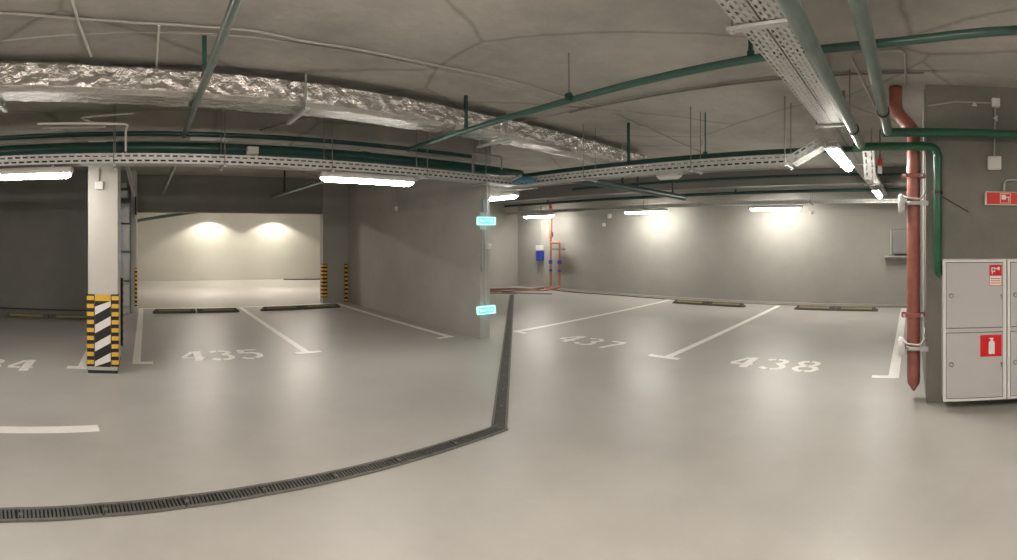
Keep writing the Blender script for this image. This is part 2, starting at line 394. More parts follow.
for i in range(9): q.box(4.715, 4.80, 10.828, 10.836, .92*(i+.25)/9+.0, .92*(i+.75)/9, 'yellow')
tag(q.build('corner_guard'), 'black and yellow guard strip where the pier meets the partition wall', 'corner guard', 'black and yellow corner guards')
# hazard panel between the guards: slanted black and white bands under a yellow one
q = MB(); px0, px1 = CX0+.078, CX1-.078; yb = CY0
q.box(px0, px1, yb-.006, yb, .075, .885, 'black')
q.box(px0, px1, yb-.008, yb-.006, .815, .885, 'yellow')
sl = .10
for i in range(4):
    z0 = .04+i*.205; z1 = z0+.095
    A = [(px0, z0), (px1, z0+sl), (px1, z1+sl), (px0, z1)]
    A = [(x, min(max(z, .076), .814)) for x, z in A]
    q.add([(x, yb-.0085, z) for x, z in A]+[(x, yb-.006, z) for x, z in A], [(0, 1, 2, 3), (7, 6, 5, 4), (0, 4, 5, 1), (1, 5, 6, 2), (2, 6, 7, 3), (3, 7, 4, 0)], 'signwhite')
tag(q.build('hazard_panel'), 'slanted black and white hazard panel with yellow top on the column', 'hazard panel')

# small white boxes and switch on walls
def junction_box(label, c, n, sz, dp=.05, wires=None, m='white'):
    """box centred at c on a wall with outward axis n = '-x' or '-y'"""
    t = thing('junction_box', label, 'junction box', c, 0, 'wall boxes')
    q = MB(); h = sz/2
    if n == '-x': q.bbox(-dp, 0, -h, h, -h, h, m)
    else: q.bbox(-h, h, -dp, 0, -h, h, m)
    q.build('box_body', t)
    q = MB()
    if n == '-x': q.bbox(-dp-.006, -dp, -h*.86, h*.86, -h*.86, h*.86, m, .002)
    else: q.bbox(-h*.86, h*.86, -dp-.006, -dp, -h*.86, h*.86, m, .002)
    q.build('lid', t)
    if wires:
        q = MB(); q.tube([Vector(p)-Vector(c) for p in wires], .009, 'cond', 8); q.build('conduit', t)
    return t
junction_box('white square box high on the striped column', (-.50, CY0, 2.11), '-y', .095, .05, [(-.50, CY0-.015, 2.16), (-.50, CY0-.015, 2.30)])
junction_box('small white box high on the dark partition wall', (4.783, 8.40, 2.12), '-x', .09, .04, [(4.768, 8.40, 2.17), (4.768, 8.40, 2.94)])
junction_box('white square box above the red sign', (4.5, -.762, 2.215), '-x', .125, .05, [(4.485, -.762, 2.28), (4.485, -.770, 2.73)])
junction_box('small white box near the ceiling, top right, where two conduits meet', (4.5, -.772, 2.775), '-x', .08, .05, [(4.485, -.73, 2.772), (4.485, -.40, 2.775), (4.485, -.14, 2.73)])
junction_box('white box with black socket on the end of the partition wall', (4.83, 5.717, 1.40), '-y', .085, .06)
q = MB(); q.add([(4.478, -.60, 2.74), (4.478, -.55, 2.74), (4.478, -.575, 2.785), (4.495, -.60, 2.74), (4.495, -.55, 2.74), (4.495, -.575, 2.785)], [(0, 1, 2), (5, 4, 3), (0, 3, 4, 1), (1, 4, 5, 2), (2, 5, 3, 0)], 'condw')
tag(q.build('cable_clip'), 'pale triangular clip on the conduit near the ceiling at top right', 'cable clip')
q = MB(); q.add([(4.468, -.79, 2.60), (4.468, -.79, 2.66), (4.468, -.745, 2.63), (4.476, -.79, 2.60), (4.476, -.79, 2.66), (4.476, -.745, 2.63)], [(2, 1, 0), (3, 4, 5), (0, 1, 4, 3), (1, 2, 5, 4), (2, 0, 3, 5)], 'condw')
tag(q.build('cable_clip'), 'pale triangular clip on the vertical conduit above the white box', 'cable clip')

# ================================================================== PIPES
def pipe(label, pts, r, m, bend=0., seg=16, name='water_pipe', cat='pipe', group=None, clamps=(), cm='rail', flanges=()):
    t = thing(name, label, cat, pts[0], 0, group); o = Vector(pts[0])
    q = MB(); q.tube([Vector(p)-o for p in pts], r, m, seg, bend=bend); q.build('pipe_run', t)
    for c, d in clamps:
        q = MB(); c = Vector(c)-o; d = Vector(d).normalized()*.014; q.tube([c-d, c+d], r*1.22, cm, seg); q.build('clamp', t)
    for c, d in flanges:
        q = MB(); c = Vector(c)-o; d = Vector(d).normalized()*.05; q.tube([c-d, c+d], r*1.12, m, seg); q.build('coupling', t)
    return t
pipe('thick grey-green pipe running overhead beside the perforated trays', [(-6.95, .425, 2.46), (4.36, .456, 2.35)], .038, 'greygreen', clamps=[((3.75, .454, 2.357), (1, 0, 0))], cat='pipe')
pipe('grey-green overhead pipe nearest the right wall', [(-6.95, .255, 2.59), (4.29, .212, 2.455)], .040, 'greygreen', clamps=[((3.65, .215, 2.463), (1, 0, 0))])
pipe('bright green pipe bending down beside the white cabinet', [(4.41, .53, 2.345), (4.41, -.232, 2.345), (4.41, -.232, 1.22), (4.42, -.262, 1.19)], .038, 'green', .10,
     clamps=[((4.41, -.232, 1.93), (0, 0, 1))], flanges=[((4.41, -.06, 2.345), (0, 1, 0)), ((4.41, -.232, 2.2), (0, 0, 1))])
pipe('dark green pipe running right across the raw concrete wall', [(4.34, .26, 2.455), (4.36, -7, 2.47)], .040, 'green')
pipe('long green pipe sweeping across the ceiling behind the overhead trays', [(1.1, -6.0, 2.72), (2.76, -.65, 2.72), (2.98, .1, 2.70), (2.98, 1.1, 2.66), (2.95, 2.5, 2.60), (3.06, 5.1, 2.6)], .027, 'teal', .3)
pipe('green pipe slanting down from top centre-left under the foil duct', [(.435, -1., 2.62), (.425, 3.4, 2.61), (.425, 5.2, 2.61)], .028, 'greygreen')
pipe('thin grey-green pipe behind the long tray above the left bay', [(.44, 6.05, 2.56), (.40, 10.8, 2.48)], .03, 'greygreen')
pipe('thick dark green main pipe above the long left tray', [(-6.9, 5.25, 2.50), (5.2, 5.35, 2.50)], .066, 'darkgreen', flanges=[((-.35, 5.31, 2.50), (1, 0, 0)), ((2.6, 5.33, 2.50), (1, 0, 0))])
pipe('thinner dark green pipe just above the thick main on the left', [(-6.9, 5.42, 2.68), (4.3, 5.42, 2.68)], .026, 'darkgreen')
pipe('dark green pipe above the tray crossing the right bays', [(5.07, 5.2, 2.45), (5.07, .50, 2.45)], .030, 'darkgreen')
pipe('thick green branch pipe ending above bay 437', [(5.1, 4.37, 2.36), (8.7, 4.37, 2.34)], .058, 'darkgreen')
pipe('dark green pipe near the ceiling in front of the right wall', [(9.5, -.12, 2.78), (9.5, 7.9, 2.78)], .032, 'darkgreen')
pipe('dark green pipe below it, close above the far tray', [(10.2, -.12, 2.545), (10.2, 11.2, 2.545)], .034, 'darkgreen')
pipe('green pipe standing in for a shadowed beam edge over the left bay', [(2.9, 5.6, 2.48), (2.9, 10.85, 2.48)], .035, 'greygreen')  # pipe put in where a beam edge lies in shadow
pipe('green pipe slanting under the ceiling of the bright far room', [(-.33, 17.9, 2.2), (1.45, 11.3, 2.2)], .05, 'darkgreen')
# red oxide drain stack hanging beside the corner
t = thing('drain_stack', 'rust-red vertical pipe with offset top beside the wall corner', 'pipe', (4.62, -.015, .08))
q = MB(); o = Vector((4.62, -.015, .08))
P = [(4.62, .155, 2.94), (4.62, .155, 2.72), (4.62, -.015, 2.53), (4.62, -.015, .22)]
q.tube([Vector(p)-o for p in P], .064, 'rust', 20, bend=.07)
q.build('pipe_run', t)
q = MB(); q.tube([(0, 0, .14), (0, 0, .07), (0, .0, 0)], .064, 'rust', 20, radii=[.0642, .058, .012]); q.build('tapered_end', t)
q = MB(); q.tube([(0, 0, 2.12), (0, 0, 2.06)], .069, 'rust', 20); q.build('coupling', t)
for z in (2.02, .72):
    q = MB(); q.tube([(0, 0, z-.02), (0, 0, z+.02)], .072, 'rust', 20); q.box(-.012, .012, .07, .115, z-.02, z+.02, 'rust'); q.box(-.012, .012, -.112, -.07, z-.02, z+.02, 'rust')
    q.box(-.09, -.072, -.10, .11, z-.018, z+.018, 'rust'); q.box(-.098, -.09, .075, .10, z-.012, z+.012, 'galv'); q.box(-.098, -.09, -.09, -.065, z-.012, z+.012, 'galv')
    q.build('pipe_bracket', t)
# white conduit down the side wall
pipe('pale conduit running down the corner beside the rust-red pipe', [(4.78, -.115, 2.85), (4.78, -.115, .55), (4.72, -.115, .52)], .010, 'condw', .03, 8, 'conduit', 'conduit')
pipe('thin dark conduit parallel to the pale one by the corner', [(4.58, -.118, 2.9), (4.58, -.118, 2.3)], .008, 'cond', 0, 8, 'conduit', 'conduit')

# sensors on silver arms
def sensor(label, z):
    t = thing('reflector_sensor', label, 'sensor', (4.58, .095, z), 0, 'round sensors on arms')
    q = MB(); q.tube([(0, -.03, 0), (0, .0, 0), (0, .022, 0), (0, .034, 0)], .085, 'white', 22, radii=[.07, .094, .094, .07])
    ob = q.build('dish', t)
    q = MB(); q.tube([(0, -.03, 0), (0, -.008, 0)], .05, 'white', 16); q.build('socket', t)
    q = MB(); q.tube([(.0, -.03, .0), (-.09, -.07, .0), (-.09, -.16, 0), (-.06, -.225, 0)], .019, 'galv', 12, bend=.03); q.box(-.10, -.075, -.245, -.17, -.022, .022, 'galv'); q.build('mounting_arm', t)
    q = MB(); q.tube([(-.02, -.0, .075), (-.1, -.05, .05), (-.1, -.17, .035), (-.05, -.215, .09), (.18, -.215, .14)], .008, 'condw', 8, bend=.03); q.build('cable', t)
sensor('round white disc sensor on a silver arm, upper one on the corner', 1.84)
sensor('round white disc sensor on a silver arm, lower one near the floor', .50)

# grey enclosure on the far right wall
t = thing('control_box', 'grey steel control box with cable shelf on the far right wall', 'control box', (11.2, .30, 1.08))
q = MB(); q.bbox(-.20, 0, -.22, .14, .10, .66, 'rod', .01); q.build('enclosure', t)
q = MB(); q.bbox(-.215, -.20, -.20, .12, .13, .63, 'boxgrey', .004); q.build('door', t)
q = MB(); q.tube([(-.1, .17, .1), (-.1, .17, .66)], .02, 'galv', 10); q.build('conduit', t)
q = MB(); q.box(-.30, 0, -.26, .32, .04, .06, 'galv'); q.tube([(-.2, .30, .02), (-.2, -.2, .02)], .03, 'galv_dull', 10); q.build('cable_shelf', t)

# ================================================================== FIRE CABINETS
def cabinet(name, label, y1, x=4.497, w=.562, z0=.088, z1=1.328, dp=.235, stickers=True):
    """wall cabinet; y1 is its left edge, the front looks toward -X"""
    t = thing(name, label, 'fire cabinet', (x, y1, z0), 0, 'white fire cabinets')
    hh = z1-z0; f = -dp
    q = MB(); q.box(f, 0, -w, 0, 0, .012, 'cab'); q.box(f, 0, -w, 0, hh-.012, hh, 'cabedge'); q.box(f, 0, -.012, 0, .012, hh-.012, 'cab'); q.box(f, 0, -w, -w+.012, .012, hh-.012, 'cab')
    q.box(-.012, 0, -w+.012, -.012, .012, hh-.012, 'cab'); q.box(f, -.012, -w+.012, -.012, .606, .634, 'cab')
    # front rim
    for a in ((-.024, -.001, .001, hh-.001), (-w+.001, -w+.032, .001, hh-.001)): q.box(f-.004, f+.001, a[0], a[1], a[2], a[3], 'cabedge')
    q.box(f-.004, f+.001, -w+.032, -.024, hh-.022, hh-.001, 'cabedge'); q.box(f-.004, f+.001, -w+.032, -.024, .001, .022, 'cabedge'); q.box(f-.004, f+.001, -w+.032, -.024, .603, .637, 'cab')
    q.build('cabinet_body', t)
    q = MB(); q.box(f+.008, f+.012, -w+.03, -.022, .02, hh-.02, 'seam'); q.build('door_gasket', t)
    for a, b, top in ((.028, .597, False), (.643, hh-.028, True)):
        q = MB(); q.bbox(f-.006, f+.006, -w+.036, -.028, a, b, 'cab', .002); d = q.build('door', t)
        zc = .325 if not top else .925
        q = MB(); q.tube([(f-.006, -.072, zc), (f-.012, -.072, zc)], .022, 'lock', 18); q.tube([(f-.012, -.072, zc), (f-.018, -.072, zc)], .012, 'cab', 14); q.build('round_lock', d)
        q = MB(); q.tube([(f-.006, -w+.048, zc), (f-.012, -w+.048, zc)], .008, 'lock', 10); q.box(f-.011, f-.006, -w+.044, -w+.052, zc-.03, zc, 'lock'); q.build('latch', d)
        if stickers and not top:
            q = MB(); F = f-.0065; Y0, Y1, Z0, Z1 = -w+.044, -w+.236, .385, .575; q.box(F-.001, F, Y0, Y1, Z0, Z1, 'red')
            cy = (Y0+Y1)/2-.006; W = 'signwhite'; G = F-.002
            q.box(G, F-.001, cy-.027, cy+.027, Z0+.022, Z0+.125, W)
            # shoulder and neck, lever, hose
            q.add([(G, cy-.027, Z0+.125), (G, cy+.027, Z0+.125), (G, cy+.012, Z0+.142), (G, cy-.012, Z0+.142)], [(0, 3, 2, 1)], W)
            q.box(G, F-.001, cy-.009, cy+.009, Z0+.142, Z0+.155, W); q.box(G, F-.001, cy-.016, cy+.024, Z0+.155, Z0+.165, W)
            q.add([(G, cy+.024, Z0+.157), (G, cy+.024, Z0+.165), (G, cy+.046, Z0+.146), (G, cy+.040, Z0+.142)], [(0, 1, 2, 3), (3, 2, 1, 0)], W)
            q.build('extinguisher_sticker', d)['label'] = 'red square sticker with white extinguisher symbol'
        if stickers and top:
            q = MB(); F = f-.0065; Y0, Y1, Z0, Z1 = -w+.044, -w+.155, 1.098-.088+.0, 1.192; q.box(F-.001, F, Y0, Y1, Z1-.096, Z1, 'red'); q.box(F-.001, F, Y0, Y1, Z0, Z1-.096, 'signwhite')
            G = F-.002; q.box(G, F-.001, Y1-.052, Y1-.018, Z1-.062, Z1-.022, 'signwhite')
            q.tube([(G, Y1-.035, Z1-.042), (F-.001, Y1-.035, Z1-.042)], .012, 'red', 12)
            q.box(G, F-.001, Y1-.074, Y1-.052, Z1-.036, Z1-.028, 'signwhite'); q.box(G, F-.001, Y0+.018, Y1-.074, Z1-.046, Z1-.018, 'signwhite')
            q.box(G, F-.001, Y1-.030, Y1-.022, Z1-.082, Z1-.062, 'signwhite')
            for zz in (.02, .04, .058): q.box(G, F-.001, Y0+.012, Y1-.012, Z0+zz, Z0+zz+.006, 'red')
            q.box(G, F-.001, Y0, Y1, Z0, Z0+.004, 'red'); q.box(G, F-.001, Y0, Y0+.004, Z0, Z1-.096, 'red'); q.box(G, F-.001, Y1-.004, Y1, Z0, Z1-.096, 'red')
            q.build('hose_sticker', d)['label'] = 'red sticker with white hose reel symbol and small print'
    return t
cabinet('fire_cabinet', 'white two-door fire cabinet with red extinguisher sticker below', -.272)
cabinet('fire_cabinet', 'white cabinet cut off by the right edge of the photo', -.842, stickers=False)
# red box sign
t = thing('fire_sign', 'red box sign with white pictogram on the raw concrete wall', 'sign', (4.5, -.672, 1.885))
q = MB(); q.bbox(-.06, 0, -.36, 0, -.062, .062, 'cabedge', .006); q.build('housing', t)
q = MB(); q.box(-.064, -.06, -.352, -.012, -.054, .054, 'redbox'); fc = q.build('red_face', t)
q = MB(); q.box(-.0655, -.064, -.19, -.15, -.012, .032, 'signwhite'); q.box(-.0655, -.064, -.225, -.19, .006, .014, 'signwhite'); q.box(-.0655, -.064, -.222, -.214, -.036, .006, 'signwhite')
for a in ((-.236, -.232, -.046, .046), (-.14, -.136, -.046, .046), (-.236, -.136, .042, .046), (-.236, -.136, -.046, -.042)): q.box(-.0655, -.064, a[0], a[1], a[2], a[3], 'signwhite')
q.build('pictogram', fc)
pipe('grey conduit loop rising from the red box sign', [(4.47, -.855, 1.95), (4.47, -.855, 2.06), (4.47, -1.25, 2.075)], .014, 'galv_dull', .05, 10, 'conduit', 'conduit')
pipe('thin black rod sticking out from the green pipe clamp', [(4.46, -.20, 1.93), (4.49, -.24, 1.92), (4.49, -.52, 1.76)], .004, 'rail', 0, 6, 'wire', 'wire')

# ================================================================== CABLE TRAYS
def tray(label, A, B, w, h, rows, side_rows=2, pitch=.080, slot=.052, group='perforated cable trays', m='galv', sw=.014):
    A = Vector(A); B = Vector(B); L = (B-A).length; U = (B-A)/L; V = Vector((0, 0, 1)).cross(U).normalized(); N = U.cross(V).normalized()
    t = thing('cable_tray', label, 'cable tray', A, 0, group)
    q = MB(); q.sheet(-V*w/2, U, V, L, w, m, rows, pitch, slot, sw); q.build('tray_base', t)
    for s in (-1, 1):
        q = MB(); q.sheet(V*s*w/2+N*.0015, U, N, L, h-.002, m, side_rows, pitch, slot, sw*1.25)
        q.obox(U*L/2+V*s*(w/2-.006)+N*(h), U*L/2, V*.007, N*.0015, m); q.build('side_rail', t)
    return t
TZ = 2.272
tray('long perforated tray crossing above the left bays', (-6.9, 4.82, TZ), (4.80, 5.13, TZ), .20, .098, 5)
tray('perforated tray turning right from the junction above the partition', (4.90, 5.05, TZ), (4.90, 1.22, TZ), .20, .10, 5)
tray('sloping tray piece rising to the overhead pair of trays', (4.90, 1.20, TZ), (4.88, .84, 2.46), .20, .09, 5)
tray('perforated tray hidden behind the partition end', (4.98+.25, 5.1, TZ), (5.23, 11.5, TZ), .16, .08, 4)
tray('left one of the two parallel overhead trays at top right', (-1.5, .733, 2.49), (10.9, .733, 2.49), .114, .05, 4, 1, pitch=.064, slot=.036, sw=.012)
tray('right one of the two parallel overhead trays at top right', (-1.5, .607, 2.49), (10.9, .607, 2.49), .114, .05, 4, 1, pitch=.064, slot=.036, sw=.012)
tray('far tray running above the lamps on the right wall', (10.56, -.1, 2.30), (10.56, 11.4, 2.30), .16, .08, 3, 1)
tray('short drop tray hanging at the end of the grey-green pipe', (5.0, .45, 2.46), (5.25, .45, 2.15), .12, .05, 2, 1)
tray('narrow tray running back above the striped column', (-.20, 5.1, 2.385), (-.20, 10.1, 2.385), .05, .03, 1, 1)

def cable(label, pts, r=.018, m='black'):
    q = MB(); o_ = Vector(pts[0]); q.tube([Vector(p)-o_ for p in pts], r, m, 8); o = q.build('slot_shade_cable'); o.location = o_
    return tag(o, label, 'cable', 'added black cables darkening the tray slots')
for k, (dy, dz) in enumerate(((-.065, .022), (-.02, .022), (.03, .022), (-.045, .062), (.01, .062), (.07, .03))):  # cables added so that the tray slots look dark
    cable('added black cable darkening the slots of the long left tray', [(-6.8, 4.823+dy, TZ+dz), (4.75, 5.13+dy, TZ+dz)], .020)
    cable('added black cable darkening the slots of the tray over the right bays', [(4.90+dy, 5.0, TZ+dz), (4.90+dy, 1.3, TZ+dz)], .020)
def hanger(label, c, axis, w, ztop=CEIL, rod=.005, chm='galv_dull'):
    """two rods and a channel under a tray; axis = direction across the tray"""
    t = thing('tray_hanger', label, 'hanger', c, 0, 'rod hangers'); ax = Vector(axis).normalized()
    for s in (-1, 1):
        q = MB(); p = ax*s*(w/2); q.tube([p+Vector((0, 0, -.02)), p+Vector((0, 0, ztop-c[2]))], rod, 'rod', 8); q.build('rod', t)
        q = MB(); q.tube([p+Vector((0, 0, -.028)), p+Vector((0, 0, -.016))], .012, 'galv', 6); q.build('nut', t)
    pr = Vector((-ax.y, ax.x, 0))
    q = MB(); q.obox((0, 0, -.008), ax*(w/2+.022), pr*.022, (0, 0, .008), chm)
    q.build('channel', t)
    return t
def tY(x): return 4.82+(x+6.9)/11.7*.31
for x, lb in ((-.30, 'above the striped column'), (.82, 'above number 435'), (2.0, 'beside the lit tube of the left bay'), (3.25, 'just left of the partition end'), (4.2, 'next to the blue wrapped junction')):
    hanger('rod hanger of the long left tray, '+lb, (x, tY(x), TZ-.004), (0, 1, 0), .25)
for y, lb in ((3.8, 'nearest the junction'), (2.32, 'in the middle of its run'), (1.27, 'where the tray starts to rise')):
    hanger('rod hanger of the tray over the right bays, '+lb, (4.90, y, TZ-.004), (1, 0, 0), .25)
for x, lb in ((2.12, 'nearest, at the top of the photo'), (4.12, 'beside the angled lamp'), (6.3, 'between the two angled lamps'), (8.6, 'farthest along')):
    hanger('channel bracket under the overhead tray pair, '+lb, (x, .672, 2.484), (0, 1, 0), .29, chm='galv')
for y, lb in ((2.2, 'above the right lamp'), (6.4, 'above the middle lamp'), (9.9, 'above the corner lamp')):
    hanger('rod hanger of the far tray, '+lb, (10.56, y, 2.296), (1, 0, 0), .2, 2.63)

def strut(label, p, ztop=CEIL, w=.016, m='darkgreen', z0=None):
    t = thing('pipe_hanger', label, 'hanger', p, 0, 'flat pipe hangers'); hgt = ztop-p[2]
    q = MB(); q.box(-w, w, -w*.7, w*.7, .03, hgt, m); q.build('strut', t)
    q = MB(); q.tube([(0, 0, .0), (0, 0, .03)], .025, m, 12); q.build('clamp', t)
strut('green strut holding the slanting pipe left of centre', (.425, 3.42, 2.64))
strut('green strut holding the long pipe in front of the foil duct', (2.98, 3.85, 2.62))
strut('green strut holding the long pipe left of the tray bracket', (2.98, 1.02, 2.685))
strut('dark strut on the pipe above the right tray, left one', (5.07, 3.32, 2.47))
strut('dark strut on the pipe above the right tray, right one', (5.07, 2.28, 2.47), w=.007)
strut('black strut on the thick branch pipe, first of two', (6.5, 4.37, 2.40), 2.62, m='rail')
strut('black strut on the thick branch pipe, second of two', (6.95, 4.37, 2.40), m='rail')
strut('black strut at the free end of the thick branch pipe', (8.2, 4.37, 2.39), m='rail')
strut('black strut on the lower back pipe above the middle lamp', (10.2, 3.85, 2.57), 2.63, m='rail')
strut('black strut on the lower back pipe in the corner', (10.2, 9.4, 2.57), 2.63, m='rail')
strut('black strut in the left bay, nearer to the lit tube', (2.9, 7.2, 2.51), m='rail')
strut('black strut in the left bay, nearer to the back opening', (2.9, 9.8, 2.51), m='rail')
t = thing('rod_hanger', 'thin rod holding the long ceiling pipe at top centre', 'hanger', (2.90, 2.45, 2.61))
q = MB(); q.tube([(0, 0, .03), (0, 0, CEIL-2.61)], .006, 'rod', 8); q.build('rod', t)
q = MB(); q.tube([(0, -.014, 0), (0, .014, 0)], .035, 'darkgreen', 14); q.build('pipe_clip', t)
for x, y, z, lb in ((.02, 3.2, 2.66, 'beside the foil duct'),): pass

# ================================================================== FOIL DUCT
def duct():
    t = thing('foil_duct', 'wrinkled silver foil duct under the ceiling on the left', 'air duct', (0, 4.2, 2.65))
    path = [(-7, 2.6), (-1.6, 3.52), (-.9, 3.70), (-.2, 3.90), (.9, 4.03), (3, 4.10), (7.0, 4.18)]
    def ypos(x):
        for i in range(len(path)-1):
            if x <= path[i+1][0]:
                a, b = path[i], path[i+1]; return a[1]+(b[1]-a[1])*(x-a[0])/(b[0]-a[0])
        return path[-1][1]
    prof = []
    W, Hh, r = .35, .232, .03
    def seg(p0, p1, n):
        return [(p0[0]+(p1[0]-p0[0])*k/n, p0[1]+(p1[1]-p0[1])*k/n) for k in range(n)]
    prof = seg((-.02, r), (-.02, Hh-r), 9)+seg((-.02, Hh-r), (r, Hh), 3)+seg((r, Hh), (W-r, Hh), 6)+seg((W-r, Hh), (W, Hh-r), 2)+seg((W, Hh-r), (W, r), 5)+seg((W, r), (W-r, 0), 2)+seg((W-r, 0), (r, -.004), 12)+seg((r, -.004), (-.02, r), 3)
    n = len(prof); vs = []; fs = []; nx = 430
    rnd = random.Random(3)
    from mathutils import noise
    for i in range(nx+1):
        x = -6.9+(13.7)*i/nx
        cy = ypos(x)
        for j, (a, b) in enumerate(prof):
            p = Vector((x, a, b))
            f = noise.noise(p*2.2)*.012+abs(noise.noise(Vector((x*5+b*6, a*4, b*9-x*3))))*-.020+noise.noise(Vector((x*14+a*9, a*12-x*5, b*12)))*.004
            if j % 3 == 0: f += rnd.uniform(-.0015, .0015)
            band = -.008 if (x % 1.2) < .03 else 0
            cx, cz = W/2, Hh/2
            d = Vector((0, a-cx, b-cz)); d.normalize()
            vs.append((x, cy-4.2+a-.06+d.y*(f+band), b+d.z*(f+band)))
    for i in range(nx):
        for j in range(n):
            k = (j+1) % n; fs.append((i*n+j, (i+1)*n+j, (i+1)*n+k, i*n+k))
    fs.append(tuple(range(n))); fs.append(tuple(range(nx*n+n-1, nx*n-1, -1)))
    q = MB(); q.add(vs, fs, 'foil', False); q.build('foil_skin', t)
    for x in (-1.17, 1.35, 3.67, 6.0):
        yy = ypos(x)-4.2
        h_ = thing('duct_hanger', {-1.17: 'rod and channel carrying the foil duct at the left edge', 1.35: 'rod and channel carrying the foil duct left of centre', 3.67: 'rod and channel carrying the foil duct near the long pipe', 6.0: 'rod and channel carrying the far end of the foil duct'}[x], 'hanger', (x, yy+4.2, 2.62), 0, 'duct hangers')
        for dy in (-.12, .36):
            q = MB(); q.tube([(0, dy, -.02), (0, dy, CEIL-2.62-.035)], .008, 'galv_dull', 8); q.build('rod', h_)
        q = MB(); q.box(-.02, .02, -.16, .40, -.026, -.003, 'galv'); q.build('channel', h_)
duct()

# ================================================================== CONDUITS ON THE CEILING
def cond(label, pts, r=.011, m='cond', bend=.06): return pipe(label, pts, r, m, bend, 8, 'conduit', 'conduit')
z = CEIL-.015
cond('grey conduit running along the ceiling at top left', [(-2.2, 2.5, z), (-.9, 2.96, z), (-.45, 3.14, z), (-.06, 3.23, z), (.4, 3.27, z), (.75, 3.27, z), (1.1, 3.34, z), (2.2, 3.33, z), (3.0, 3.23, z), (4.3, 3.19, z), (8.0, 3.38, z)], .010)
cond('grey conduit crossing over the foil duct, left one', [(-.41, 1.6, z), (-.43, 3.2, z), (-.40, 3.7, z-.035)], .011, 'condw')
cond('grey conduit crossing over the foil duct, right one', [(.10, 3.25, z-.01), (.10, 3.6, z-.035), (.10, 4.3, z-.035)], .010, 'condw')
cond('thin conduit hanging below the duct at far left', [(-1.02, 4.60, 2.62), (-.15, 4.72, 2.62), (-.18, 4.85, 2.60), (-.18, 4.86, 2.38)], .012, 'condw')
cond('dark thin conduit joining the one below the duct', [(-1.0, 4.7, 2.60), (-.35, 4.75, 2.60), (-.62, 4.6, 2.66), (-.1, 4.55, 2.68)], .008)
cond('hooked conduit below the duct near the partition end', [(3.9, 4.9, 2.35), (3.9, 4.9, 2.62), (4.4, 4.9, 2.62), (4.4, 4.9, 2.45)], .012, 'rod', .05)
cond('thin dark conduit curving along the ceiling behind the long pipe', [(4.15, 3.5, z-.02), (4.15, 2.0, z-.02), (4.15, -.1, z-.02)], .008, 'rod')
cond('grey conduit bent in a square on the ceiling at top right', [(5.2, .40, z), (3.68, .47, z-.02), (3.64, .05, z-.02), (4.46, .06, z-.02)], .012, 'cond', .1)
cond('thin dark line of conduit along the back edge of the foil duct', [(-3.0, 3.16, z-.03), (-1.12, 3.71, z-.03), (-.2, 3.98, z-.03), (.7, 4.12, z-.03), (3.0, 4.27, z-.03), (5.0, 4.4, z)], .015, 'rod')
cond('dark conduit on the ceiling of the dark left bay', [(-.2, 6.3, z), (4.7, 6.5, z)], .012, 'rod')
cond('conduit diagonal behind the foil duct left of centre', [(1.9, 4.75, 2.85), (1.35, 5.0, 2.70), (1.3, 5.36, 2.74)], .010, 'rod')

# ================================================================== CEILING LIGHTS
def luminaire(lit='tube', Lh=.59):
    t = thing('ceiling_light', '', 'ceiling light', group='tube lights')
    q = MB()
    prof = [(-.070, -.004), (-.066, .03), (-.035, .062), (.035, .062), (.066, .03), (.070, -.004)]
    vs = [(x, y, z) for x in (-Lh, Lh) for y, z in prof]
    q.add(vs, [(0, 1, 2, 3, 4, 5), (11, 10, 9, 8, 7, 6)]+[(i, i+6, (i+1) % 6+6, (i+1) % 6) for i in range(6)], 'white'); q.build('housing', t)
    q = MB(); prof = [(-.056, .004)]+[(-.056*math.cos(a), -.054*math.sin(a)) for a in [PI*k/8 for k in range(0, 9)]]+[(.056, .004)]
    n = len(prof); vs = []
    for x, k in ((-Lh+.012, .6), (-Lh+.05, 1), (Lh-.05, 1), (Lh-.012, .6)): vs += [(x, y*(.75+.25*k), z*k) for y, z in prof]
    fs = [tuple(range(n)), tuple(range(4*n-1, 3*n-1, -1))]
    for s in range(3):
        for i in range(n-1): fs.append((s*n+i, (s+1)*n+i, (s+1)*n+i+1, s*n+i+1))
    q.add(vs, fs, lit, False); q.build('diffuser', t)
    for sx in (-1, 1):
        q = MB(); q.box(sx*Lh-.02, sx*Lh+.02, -.05, .05, .012, .05, 'cond'); q.build('end_cap', t)
        q = MB(); q.box(sx*.4-.012, sx*.4+.012, -.02, .02, .06, .095, 'galv'); q.build('mounting_clip', t)
    return t
L0 = luminaire(); L0.location = (-1.33, 4.95, 2.185); L0['label'] = 'lit tube light at the left edge, left of the striped column'
for loc, rz, lb in [((2.51, 5.07, 2.20), 0, 'lit tube light over the left bays, in front of the partition'),
                    ((5.27, 6.12, 2.20), PI/2, 'lit tube light half hidden behind the partition end'),
    ]:
    dup(L0, loc, rz, lb)
R0 = luminaire('tube_right'); R0.location = (10.52, 10.08, 2.215); R0.rotation_euler = (0, 0, PI/2); R0['label'] = 'lit tube light in the far corner above the pumps'
for loc, rz, lb in [
                    ((10.52, 6.39, 2.215), PI/2, 'lit tube light over the right wall, left of bay 438'),
                    ((10.52, 3.02, 2.215), PI/2, 'lit tube light over the right wall between the wheel stops'),
                    ((4.92, .715, 2.325), 0, 'lit tube light seen end-on under the overhead trays, nearer one'),
                    ((9.45, .66, 2.40), 0, 'lit tube light seen end-on under the overhead trays, farther one')]:
    nl = dup(R0, loc, rz, lb)
    if loc[2] == 2.325:
        for sx in (-.4, .4):
            q = MB(); q.box(sx-.01, sx+.01, -.012, .012, .095, .163, 'galv'); q.build('drop_bracket', nl)
